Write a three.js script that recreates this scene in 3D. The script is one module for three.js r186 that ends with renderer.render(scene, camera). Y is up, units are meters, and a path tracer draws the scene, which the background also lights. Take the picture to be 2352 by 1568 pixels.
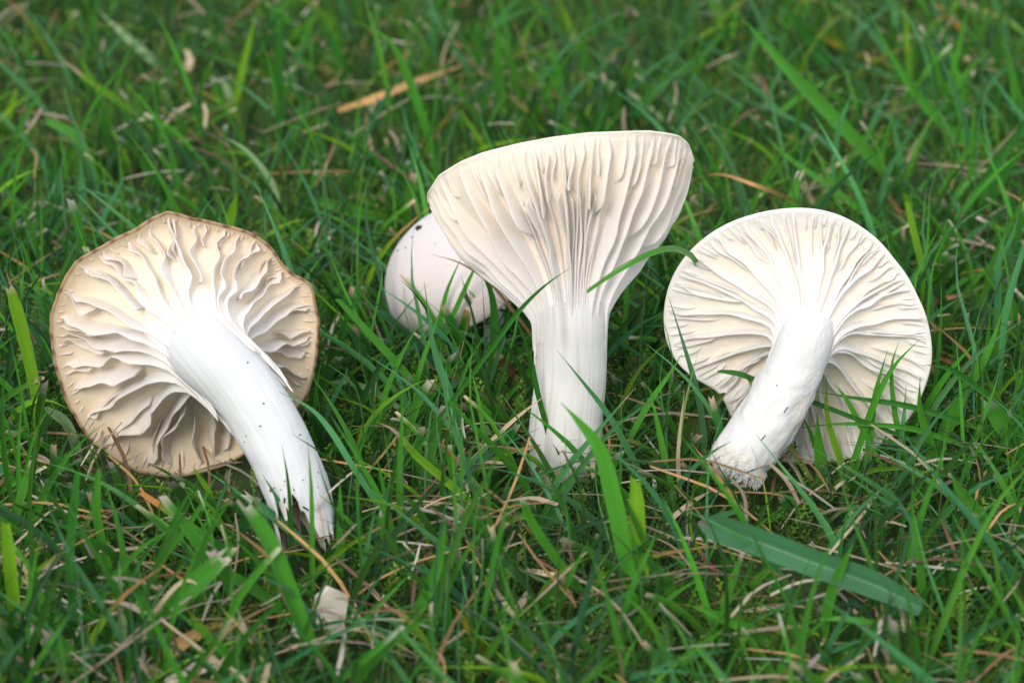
import * as THREE from 'three';
import { mergeGeometries } from 'three/addons/utils/BufferGeometryUtils.js';

// ---------------------------------------------------------------- camera, sky, sun, exposure
const scene = new THREE.Scene();
const FOV = 16, PITCH = 24 * Math.PI / 180, TH = Math.tan(FOV / 2 * Math.PI / 180);
const camera = new THREE.PerspectiveCamera(FOV, 1024 / 682, 0.02, 60);
const C = new THREE.Vector3(0, 0.1881, 0.3669);
camera.position.copy(C);
camera.lookAt(0, 0.1881 - Math.sin(PITCH), 0.3669 - Math.cos(PITCH));
camera.focus = 0.402;
camera.userData.fStop = 24;
const renderer = new THREE.WebGLRenderer({ antialias: true });
renderer.setSize(1024, 682);
renderer.toneMapping = THREE.LinearToneMapping;
renderer.toneMappingExposure = 1.58;
renderer.shadowMap.enabled = true;
renderer.shadowMap.type = THREE.PCFSoftShadowMap;
{ // overcast sky: brightest overhead, slightly blue
  const W = 128, H = 64, data = new Float32Array(W * H * 4);
  for (let r = 0; r < H; r++) {
    const s = Math.sin(((r + 0.5) / H - 0.5) * Math.PI), l = s > 0 ? 0.6 + 0.3 * s : 0.55;
    for (let c = 0; c < W; c++) data.set([0.93 * l, 0.98 * l, 1.07 * l, 1], (r * W + c) * 4);
  }
  const sky = new THREE.DataTexture(data, W, H, THREE.RGBAFormat, THREE.FloatType);
  sky.mapping = THREE.EquirectangularReflectionMapping;
  sky.magFilter = THREE.LinearFilter;
  sky.needsUpdate = true;
  scene.background = sky;
  scene.environment = sky;
}
const sun = new THREE.DirectionalLight(0xfff6ea, 1.5);
sun.position.set(-0.38, 0.72, 0.9);
sun.castShadow = true;
sun.shadow.radius = 45;
sun.shadow.mapSize.set(2048, 2048);
Object.assign(sun.shadow.camera, { left: -0.4, right: 0.4, top: 0.4, bottom: -0.4, near: 0.2, far: 3 });
scene.add(sun);

// ---------------------------------------------------------------- helpers
const V = (x, y, z) => new THREE.Vector3(x, y, z);
function rng(seed) { let a = seed >>> 0; return () => { a = (a + 0x6D2B79F5) >>> 0; let t = Math.imul(a ^ (a >>> 15), 1 | a); t = (t + Math.imul(t ^ (t >>> 7), 61 | t)) ^ t; return ((t ^ (t >>> 14)) >>> 0) / 4294967296; }; }
const hash = (x, y, z) => { let h = Math.imul(x | 0, 374761393) ^ Math.imul(y | 0, 668265263) ^ Math.imul(z | 0, 1274126177); h = Math.imul(h ^ (h >>> 13), 1274126177); return ((h ^ (h >>> 16)) >>> 0) / 4294967296; };
const sm = (t) => t * t * (3 - 2 * t), lerp = (a, b, t) => a + (b - a) * t, clamp = (x, a = 0, b = 1) => Math.min(b, Math.max(a, x)), smooth = (a, b, x) => sm(clamp((x - a) / (b - a)));
function noise(x, y = 0, z = 0) { // value noise, -1..1
  const i = Math.floor(x), j = Math.floor(y), k = Math.floor(z), u = sm(x - i), v = sm(y - j), w = sm(z - k);
  const L = (a, b, c) => hash(i + a, j + b, k + c);
  return 2 * lerp(lerp(lerp(L(0, 0, 0), L(1, 0, 0), u), lerp(L(0, 1, 0), L(1, 1, 0), u), v), lerp(lerp(L(0, 0, 1), L(1, 0, 1), u), lerp(L(0, 1, 1), L(1, 1, 1), u), v), w) - 1;
}
const fbm = (x, y = 0, z = 0) => noise(x, y, z) * 0.57 + noise(x * 2.1 + 5, y * 2.1, z * 2.1) * 0.29 + noise(x * 4.3, y * 4.3 + 9, z * 4.3) * 0.14;
const UPV = V(0, 1, 0), FW = V(0, -Math.sin(PITCH), -Math.cos(PITCH)), RT = V(1, 0, 0), UC = V(0, Math.cos(PITCH), -Math.sin(PITCH));
// a point of the photograph (2352 x 1568) gives a direction; ground, planes and depth give the place
const ray = (x, y) => FW.clone().addScaledVector(RT, (x - 1176) / 784 * TH).addScaledVector(UC, -(y - 784) / 784 * TH);
const atDepth = (x, y, d) => C.clone().addScaledVector(ray(x, y), d);
const onPlane = (x, y, p, n) => { const d = ray(x, y); return C.clone().addScaledVector(d, p.clone().sub(C).dot(n) / d.dot(n)); };
const onGround = (x, y, h = 0) => onPlane(x, y, V(0, h, 0), UPV);
const depthOf = (p) => p.clone().sub(C).dot(FW);
const project = (p) => { const q = p.clone().sub(C), d = q.dot(FW); return [1176 + q.dot(RT) / d / TH * 784, 784 - q.dot(UC) / d / TH * 784, d]; };
const mmpx = (d) => d * TH / 784; // metres per photo pixel at a depth
const used = new Map();
function numbered(name) { const n = used.get(name) ?? 0; used.set(name, n + 1); return n ? name + '_' + String(n).padStart(3, '0') : name; }
function tag(o, label, category, group, kind) { Object.assign(o.userData, { label, category }); if (group) o.userData.group = group; if (kind) o.userData.kind = kind; return o; }
function obj(name, geometry, material, parent = scene) {
  const m = new THREE.Mesh(geometry, material);
  m.name = parent === scene ? numbered(name) : name; m.castShadow = m.receiveShadow = true; parent.add(m);
  return m;
}
function thing(name, label, category, group) { const g = new THREE.Group(); g.name = numbered(name); scene.add(g); return tag(g, label, category, group); }
// a grid surface: fn(u, v) -> Vector3, col(u, v) -> [r, g, b]
function grid(nu, nv, fn, col, closed = false) {
  const pos = [], colr = [], uv = [], idx = [], nu1 = closed ? nu : nu + 1;
  for (let j = 0; j <= nv; j++) for (let i = 0; i < nu1; i++) {
    const u = i / nu, v = j / nv, p = fn(u, v, i, j);
    pos.push(p.x, p.y, p.z); uv.push(u, v);
    const c = col ? col(u, v, p) : [1, 1, 1]; colr.push(c[0], c[1], c[2]);
  }
  for (let j = 0; j < nv; j++) for (let i = 0; i < nu; i++) {
    const a = j * nu1 + i, b = j * nu1 + (i + 1) % nu1, c = a + nu1, d = b + nu1;
    idx.push(a, b, c, b, d, c);
  }
  const g = new THREE.BufferGeometry();
  g.setAttribute('position', new THREE.Float32BufferAttribute(pos, 3));
  g.setAttribute('color', new THREE.Float32BufferAttribute(colr, 3));
  g.setAttribute('uv', new THREE.Float32BufferAttribute(uv, 2));
  g.setIndex(idx); g.computeVertexNormals();
  return g;
}
const mixc = (a, b, t) => [lerp(a[0], b[0], t), lerp(a[1], b[1], t), lerp(a[2], b[2], t)];
const sc = (a, k) => [a[0] * k, a[1] * k, a[2] * k];
function dataTex(n, fn, srgb = false) {
  const d = new Uint8Array(n * n * 4);
  for (let y = 0; y < n; y++) for (let x = 0; x < n; x++) { const c = fn(x / n, y / n); d.set([c[0], c[1], c[2]].map((q) => clamp(q) * 255), (y * n + x) * 4); d[(y * n + x) * 4 + 3] = 255; }
  const t = new THREE.DataTexture(d, n, n); t.wrapS = t.wrapT = THREE.RepeatWrapping; t.magFilter = THREE.LinearFilter; if (srgb) t.colorSpace = THREE.SRGBColorSpace; t.needsUpdate = true; return t;
}

// ---------------------------------------------------------------- materials
const streaks = dataTex(256, (u, v) => { const q = 0.5 + 0.5 * (0.55 * noise(u * 90, v * 3) + 0.45 * noise(u * 200, v * 7, 4)); return [q, q, q]; });
const grainT = dataTex(256, (u, v) => { const q = 0.5 + 0.5 * fbm(u * 60, v * 60, 2); return [q, q, q]; });
const M = {
  leaf: new THREE.MeshPhysicalMaterial({ name: 'leaf', vertexColors: true, roughness: 0.92, transmission: 0.3, specularIntensity: 0.35, clearcoat: 0.36, clearcoatRoughness: 0.25, side: THREE.DoubleSide }),
  straw: new THREE.MeshStandardMaterial({ name: 'straw', vertexColors: true, roughness: 0.8, side: THREE.DoubleSide }),
  flesh: new THREE.MeshPhysicalMaterial({ name: 'mushroom_flesh', vertexColors: true, roughness: 0.9, transmission: 0.12, specularIntensity: 0.4, side: THREE.DoubleSide, bumpMap: grainT, bumpScale: 0.00008 }),
  gill: new THREE.MeshPhysicalMaterial({ name: 'gill', vertexColors: true, roughness: 0.9, transmission: 0.35, specularIntensity: 0.3, side: THREE.DoubleSide }),
  stem: new THREE.MeshPhysicalMaterial({ name: 'stem', vertexColors: true, roughness: 0.75, transmission: 0, specularIntensity: 0.6, side: THREE.DoubleSide, bumpMap: streaks, bumpScale: 0.00011 }),
  stemSmooth: new THREE.MeshPhysicalMaterial({ name: 'stem_smooth', vertexColors: true, roughness: 0.8, specularIntensity: 0.5, side: THREE.DoubleSide, bumpMap: grainT, bumpScale: 0.00012 }),
  skin: new THREE.MeshPhysicalMaterial({ name: 'cap_skin', vertexColors: true, roughness: 0.6, side: THREE.DoubleSide, bumpMap: grainT, bumpScale: 0.00008 }),
  dirt: new THREE.MeshStandardMaterial({ name: 'dirt', color: new THREE.Color().setRGB(0.035, 0.025, 0.018), roughness: 1 }),
  soil: new THREE.MeshStandardMaterial({ name: 'soil', vertexColors: true, roughness: 1 }),
  moss: new THREE.MeshStandardMaterial({ name: 'moss', vertexColors: true, roughness: 0.9, side: THREE.DoubleSide }),
};

// ---------------------------------------------------------------- ground: a sheet to the horizon, finely bumpy near by
{
  const N = 260, f = (t) => { const a = 2 * t - 1; return Math.sign(a) * (Math.abs(a) * 0.55 + 28 * Math.abs(a) ** 9); };
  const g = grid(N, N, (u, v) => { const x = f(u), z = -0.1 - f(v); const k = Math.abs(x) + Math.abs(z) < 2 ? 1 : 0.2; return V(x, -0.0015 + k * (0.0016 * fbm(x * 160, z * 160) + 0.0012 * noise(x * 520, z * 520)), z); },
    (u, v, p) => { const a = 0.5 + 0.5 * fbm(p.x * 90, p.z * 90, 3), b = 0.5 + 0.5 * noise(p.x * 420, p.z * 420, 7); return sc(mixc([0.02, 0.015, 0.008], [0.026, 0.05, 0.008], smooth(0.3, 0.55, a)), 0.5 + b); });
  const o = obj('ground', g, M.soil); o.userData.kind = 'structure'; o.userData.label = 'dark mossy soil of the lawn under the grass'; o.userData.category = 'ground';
}

// ---------------------------------------------------------------- mushrooms
function curve(list, t) { // piecewise smooth interpolation of a list of [a, b]
  const n = list.length - 1, s = clamp(t) * n, i = Math.min(n - 1, Math.floor(s)), u = s - i, p = (k) => list[clamp(k, 0, n)];
  const cr = (a, b, c, d) => b + 0.5 * u * (c - a + u * (2 * a - 5 * b + 4 * c - d + u * (3 * (b - c) + d - a)));
  return [cr(p(i - 1)[0], p(i)[0], p(i + 1)[0], p(i + 2)[0]), cr(p(i - 1)[1], p(i)[1], p(i + 1)[1], p(i + 2)[1])];
}
function makeMushroom(s) {
  const root = thing('mushroom', s.label, 'mushroom', 'mushrooms laid out on the lawn');
  const base = s.stem[s.stem.length - 1].p.clone(); base.y = Math.max(0, base.y); root.position.copy(base);
  const R = rng(s.seed), mm = 0.001;
  const { O, n, e1, e2, rim, rs } = s;
  const path = new THREE.CatmullRomCurve3([O, ...s.stem.map((q) => q.p)], false, 'centripetal');
  // stem centre line at an axial height over the rim plane
  const samples = path.getPoints(200).map((p) => { const d = p.clone().sub(O); const z = d.dot(n); return { z, off: d.addScaledVector(n, -z) }; });
  const lateral = (z) => {
    if (z <= 0) return V(0, 0, 0);
    let i = 0; while (i < 199 && samples[i + 1].z < z) i++;
    const a = samples[i], b = samples[i + 1], t = clamp((z - a.z) / Math.max(1e-9, b.z - a.z));
    return a.off.clone().lerp(b.off, t);
  };
  const place = (th, r, z) => O.clone().addScaledVector(n, z).add(lateral(z)).addScaledVector(e1, r * Math.cos(th)).addScaledVector(e2, r * Math.sin(th)).sub(base);
  const rimZ = s.rimZ ?? (() => 0);
  const surf = (list, th, t) => {
    const edge = list === s.E, Rt = rim(th), zEnd = list[list.length - 1][1] * mm;
    if (t > 1) { const k = (t - 1) / 0.18; return [rs * (edge ? lerp(1.035, 0.985, k) : 0.95), zEnd + k * s.run * mm * (1 + 0.55 * noise(th * 26, s.seed))]; }
    const [f, z] = curve(list, t);
    return [rs * (edge ? 1 + 0.035 * smooth(0.75, 1, t) : 1 - 0.05 * smooth(0.85, 1, t)) + (Rt - rs) * f, z * mm + rimZ(th) * f * f];
  };
  // cap: underside, rounded margin and top skin in one closed shell
  const NU = 160, under = 26, roll = 5, top = 14, total = under + roll + top;
  const capPoint = (u, v, i, j) => {
    const th = u * Math.PI * 2, Rt = rim(th);
    if (j <= under) { const [r, z] = surf(s.B, th, 1 - j / under); return place(th, r, z); }
    if (j <= under + roll) { const a = (j - under) / roll * Math.PI, k = s.margin * mm; return place(th, Rt + Math.sin(a) * k * 0.5, rimZ(th) - k * 0.5 * (1 - Math.cos(a))); }
    const g = 1 - (j - under - roll) / top, b = s.margin * mm + s.dome * mm * (1 - g * g);
    return place(th, Math.max(Rt * g, 0.0001), rimZ(th) * g * g - b);
  };
  obj('cap', grid(NU, total, capPoint, (u, v, p) => {
    const j = Math.round(v * total), th = u * Math.PI * 2, t = 1 - j / under;
    return s.capColor(th, j <= under ? t : 0, j > under, j > under + roll, p);
  }, true), M.flesh, root);
  // gills: wedge-shaped plates running from the margin down to the stem
  const NT = 22;
  for (const gl of s.gills(R)) {
    const ph = R() * 100, T1 = gl.t1 >= 0.98 ? 1.18 : gl.t1, wob = gl.wob ?? s.wob, thick = (gl.thick ?? s.thick) * mm;
    const build = (u, v) => {
      const t = lerp(gl.t0, T1, v), q = clamp((t - gl.t0) / s.ramp), end = gl.t1 >= 0.98 ? 1 : gl.square ? 1 : smooth(0, 0.22, (gl.t1 - t) / (gl.t1 - gl.t0) + 0.02);
      const w = wob * (noise(t * s.waveN + ph, 1.5) * 0.75 + noise(gl.th * 2.2, t * 3, 8) * 0.8) * smooth(0, 0.22, t) * (1 - 0.75 * smooth(0.62, 1, t));
      const sway = wob * 0.9 * noise(t * s.waveN * 1.6 + ph + 20, 4.5) * smooth(0.02, 0.2, t) * (1 - smooth(0.6, 0.95, t));
      const th = gl.th + w + (gl.skew ?? 0) * t;
      const [rb, zb] = surf(s.B, th, t), [re, ze] = surf(s.E, th, t), k = (gl.depth ?? 1) * smooth(0, 1, q) * end * (1 + 0.12 * noise(t * 9 + ph, 9));
      const a = [0, 0.55, 0.93, 1, 0.93, 0.55, 0][Math.round(u * 6)], side = [-1, -0.75, -0.62, 0, 0.62, 0.75, 1][Math.round(u * 6)];
      const kk = a === 0 ? -0.1 : a * k, r = lerp(rb, re, kk), z = lerp(zb, ze, kk);
      const p = place(th + sway * kk * 2, r, z), tang = e2.clone().multiplyScalar(Math.cos(th)).addScaledVector(e1, -Math.sin(th));
      return p.addScaledVector(tang, side * thick * 0.5 * (1 - 0.35 * t));
    };
    let g = grid(6, NT, build, (u, v, p) => s.gillColor(gl, lerp(gl.t0, T1, v), [0, 0.55, 0.93, 1, 0.93, 0.55, 0][Math.round(u * 6)], p, ph));
    if (gl.square && gl.t1 < 0.98) { // close the broken-off inner end
      const end = grid(6, 1, (u, v) => v < 0.5 ? build(u, 1) : build(u, 1).lerp(build(1 - u, 1), 0.98), () => s.gillColor(gl, gl.t1, 1, V(0, 0, 0), ph));
      g = mergeGeometries([g, end]);
    }
    obj('gill', g, M.gill, root);
  }
  // stem
  const zj = s.B[s.B.length - 1][1] * mm - 0.004, start = samples.findIndex((q) => q.z >= zj) / 200, NS = 64, NR = 110;
  const len = path.getLength(), radii = [[0, rs], ...s.stem.slice(1).map((q, i, a) => [(i + 1) / a.length, q.r])];
  const rad = (w) => curve(radii.map(([, r]) => [r, 0]), w)[0];
  const frame = (w) => {
    const t = lerp(start, 1, clamp(w)), p = path.getPoint(t), tg = path.getTangent(t);
    const blend = smooth(0, 0.3, w), d = n.clone().lerp(tg, blend).normalize();
    const x = e1.clone().addScaledVector(d, -e1.dot(d)).normalize(), y = d.clone().cross(x).normalize();
    if (y.dot(e2) < 0) y.negate();
    return { p, d, x, y };
  };
  const tube = (u, w, scale = 1, ext = 0) => {
    const th = u * Math.PI * 2, { p, d, x, y } = frame(w), lump = 1 + smooth(0.12, 0.35, w) * (0.035 * noise(Math.cos(th) * 1.4 + s.seed, Math.sin(th) * 1.4, w * 5) + s.lumps * noise(Math.cos(th) * 3 + 7, Math.sin(th) * 3, w * 16 + s.seed));
    const r = rad(w) * lump * scale * lerp(0.975, 1, smooth(0.05, 0.3, w));
    return p.clone().addScaledVector(d, ext).addScaledVector(x, r * Math.cos(th)).addScaledVector(y, r * Math.sin(th)).sub(base);
  };
  const stemG = grid(NR, NS + 12, (u, v, i, j) => {
    const w = Math.min(1, j / NS), ext = s.jag(u) * smooth(0.62, 1, w);
    if (j <= NS) return tube(u, w, 1 - s.pinch * smooth(0.92, 1, w), ext);
    const k = (j - NS) / 12; return tube(u, 1 - 0.35 * k * s.hollow, lerp(1 - s.pinch, s.hollow ? 0.55 : 0.02, k), s.jag(u) * (1 - 0.6 * k) + (s.hollow ? 0 : 0.0012 * Math.sin(k * 1.57)));
  }, (u, v, p) => v * (NS + 12) / NS > 1.02 && s.hollow ? [0.5, 0.38, 0.27] : s.stemColor(u, Math.min(1, v * (NS + 12) / NS), p), true);
  obj('stem', stemG, s.fleshy ? M.stemSmooth : M.stem, root);
  return { root, base, tube, place, frame, rad };
}
const poly = (pts, s = 1) => pts.map(([x, y]) => [x * s, y * s]);
function rimFrom(pts, O, n, e1, e2, soft) { // outline -> radius by angle on the rim plane
  const a = pts.map(([x, y]) => { const d = onPlane(x, y, O, n).sub(O); return [Math.atan2(d.dot(e2), d.dot(e1)), d.length()]; }).sort((p, q) => p[0] - q[0]);
  const N = 720, tab = new Float32Array(N);
  for (let i = 0; i < N; i++) {
    const th = (i / N) * 2 * Math.PI - Math.PI; let k = a.findIndex((p) => p[0] > th); if (k < 0) k = 0;
    const b = a[k], c = a[(k + a.length - 1) % a.length]; let t1 = b[0], t0 = c[0]; if (t1 <= t0) { if (th >= t0) t1 += 2 * Math.PI; else t0 -= 2 * Math.PI; }
    tab[i] = lerp(c[1], b[1], (th - t0) / (t1 - t0));
  }
  let cur = tab;
  for (let pass = 0; pass < 2; pass++) { const nx = new Float32Array(N); for (let i = 0; i < N; i++) { let s = 0; for (let k = -soft; k <= soft; k++) s += cur[(i + k + N) % N]; nx[i] = s / (2 * soft + 1); } cur = nx; }
  return (th) => { let f = ((th + Math.PI) / (2 * Math.PI)) * N; f = ((f % N) + N) % N; const i = Math.floor(f); return lerp(cur[i], cur[(i + 1) % N], f - i); };
}
const stemPts = (d0, d1, list) => list.map(([x, y, r], i) => { const d = lerp(d0, d1, i / (list.length - 1)); return { p: atDepth(x, y, d), r: r * mmpx(d) }; });

// -- left mushroom: brown-edged, lying with its gills to the viewer
const OUT1 = [[385, 490], [440, 506], [510, 522], [575, 540], [610, 562], [645, 610], [672, 634], [712, 655], [722, 700], [730, 740], [726, 800], [715, 870], [700, 915], [672, 950], [600, 1010], [540, 1055], [480, 1080], [440, 1090], [390, 1094], [330, 1088], [290, 1072], [230, 1035], [175, 960], [140, 880], [122, 790], [118, 730], [130, 690], [152, 640], [175, 605], [240, 568], [310, 532]];
const OUT3 = [[1530, 720], [1545, 650], [1580, 592], [1640, 540], [1730, 501], [1790, 489], [1850, 486], [1910, 496], [1985, 535], [2050, 602], [2100, 680], [2130, 760], [2136, 830], [2116, 900], [2085, 960], [2030, 1015], [1960, 1048], [1870, 1062], [1785, 1056], [1715, 1000], [1684, 960], [1666, 905], [1640, 887], [1590, 862], [1550, 820], [1533, 770]];
const frameOf = (n) => { const e1 = V(1, 0, 0).addScaledVector(n, -n.x).normalize(), e2 = n.clone().cross(e1).normalize(); return { n, e1, e2 }; };
const even = (R, count, jitter) => Array.from({ length: count }, (_, i) => (i + (R() - 0.5) * jitter) / count * Math.PI * 2);
{
  const { n, e1, e2 } = frameOf(V(0.2, 0, 1).normalize());
  const foot = onGround(390, 1094, 0.001), O = onPlane(452, 735, foot, n);
  const j = O.clone().addScaledVector(n, 0.012), dj = depthOf(j), de = depthOf(onGround(705, 1228, 0.004)), pj = project(j);
  const stem = stemPts(dj, de, [[pj[0], pj[1], 90], [556, 890, 79], [618, 985, 78], [660, 1070, 77], [688, 1150, 76], [706, 1222, 72]]);
  const rimR = rimFrom(OUT1, O, n, e1, e2, 2), tan = [0.79, 0.63, 0.44], cream = [0.945, 0.87, 0.785], white = [0.95, 0.92, 0.9];
  const m = makeMushroom({
    label: 'large tan-edged mushroom lying on its side, wavy gills outward, thick curved white stem', seed: 11, O, n, e1, e2, rim: (th) => rimR(th) * (1 + 0.004 * noise(th * 40)), rs: 0.0066,
    B: [[1, 0], [0.86, -0.7], [0.66, -0.5], [0.48, 0.9], [0.32, 3.3], [0.18, 6.4], [0.07, 9.7], [0, 13]],
    E: [[1, 0.1], [0.9, 0.55], [0.74, 1.7], [0.59, 3.4], [0.43, 5.7], [0.27, 8.6], [0.11, 11.2], [0, 13.4]],
    margin: 0.75, dome: 9, stem, run: 3.5, ramp: 0.1, wob: 0.068, waveN: 4.8, thick: 0.55, lumps: 0.02, pinch: 0.06, hollow: 1,
    gills: (R) => {
      const out = [];
      for (const th of even(R, 29, 0.7)) out.push({ th, t0: 0.05 + 0.07 * R(), t1: R() < 0.8 ? 1 : 0.7, depth: 0.85 + 0.25 * R(), skew: (R() - 0.5) * 0.2, square: true });
      for (const th of even(R, 25, 0.9)) out.push({ th: th + 0.1, t0: 0.04 + 0.05 * R(), t1: 0.3 + 0.3 * R(), depth: 0.6 + 0.35 * R(), thick: 0.45, square: R() < 0.3 });
      for (const th of even(R, 80, 0.9)) out.push({ th: th + 0.03, t0: 0.02, t1: 0.1 + 0.1 * R(), depth: 0.25 + 0.2 * R(), thick: 0.35, wob: 0.03 });
      return out;
    },
    gillColor: (g, t, a, p, ph) => sc(mixc(mixc(tan, cream, smooth(0, 0.13 + 0.06 * noise(ph), t)), white, smooth(0.2, 0.6, t)), 0.96 + 0.05 * noise(p.x * 900, p.y * 900, p.z * 900)),
    capColor: (th, t, edge, topSide, p) => {
      const tick = smooth(0.1, 0.5, noise(th * 34, 2.2)), br = [0.4, 0.27, 0.15], dk = [0.17, 0.085, 0.045];
      if (topSide) return sc([0.62, 0.46, 0.3], 0.9 + 0.2 * noise(p.x * 300, p.y * 300));
      if (edge) return mixc(br, dk, tick);
      return mixc(mixc(mixc(br, dk, tick), tan, smooth(0.0, 0.035 + 0.02 * noise(th * 12, 5), t)), mixc([0.91, 0.79, 0.63], white, smooth(0.7, 1, t)), smooth(0.06, 0.3, t));
    },
    jag: (u) => { const a = u * Math.PI * 2; return 0.004 * noise(Math.cos(a) * 1.8 + 3, Math.sin(a) * 1.8) + 0.0018 * noise(Math.cos(a) * 6, Math.sin(a) * 6 + 4) + 0.0014 * noise(Math.cos(a) * 22, Math.sin(a) * 22) - 0.0055 * Math.exp(-((u - 0.28) ** 2) / 0.0012) - 0.003 * Math.exp(-((u - 0.4) ** 2) / 0.0007); },
    stemColor: (u, v, p) => mixc(sc([0.64, 0.645, 0.66], (1 + 0.035 * noise(u * 46, v * 2.5) + 0.045 * noise(u * 110, v * 4, 6))), [0.5, 0.39, 0.3], 0.6 * smooth(0.2, 0.7, noise(u * 22, v * 9, 3) * 0.8 + noise(u * 60, v * 20) * 0.3 + (v - 0.85) * 2)),
  });
  // cracks of soil-stained skin and specks on the stem
  const dir = (u, w) => m.tube(u, w, 1.0).sub(m.tube(u, w, 0.5)).normalize();
  for (const [u, w, l, a] of [[0.3, 0.84, 2.6, 0.3], [0.25, 0.88, 2.0, -0.9], [0.34, 0.8, 1.2, 0.9], [0.4, 0.72, 0.7, 0.5]]) {
    const pts = [0, 0.33, 0.66, 1].map((k) => { const uu = u + (k - 0.5) * l * 0.018 * Math.cos(a), ww = w + (k - 0.5) * l * 0.02 * Math.sin(a) + 0.004 * noise(k * 9 + u * 50); return m.tube(uu, ww, 1.003); });
    obj('dirt_streak', new THREE.TubeGeometry(new THREE.CatmullRomCurve3(pts), 8, 0.00014, 5), M.dirt, m.root);
  }
  const R = rng(5);
  for (let i = 0; i < 14; i++) { const u = 0.1 + 0.35 * R(), w = 0.2 + 0.7 * R(), s = obj('dirt_speck', new THREE.IcosahedronGeometry(0.00008 + 0.00009 * R(), 0), M.dirt, m.root); s.position.copy(m.tube(u, w, 1.0)); s.scale.set(1.6, 1, 0.8); s.rotation.set(R() * 3, R() * 3, 0); }
}
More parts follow.
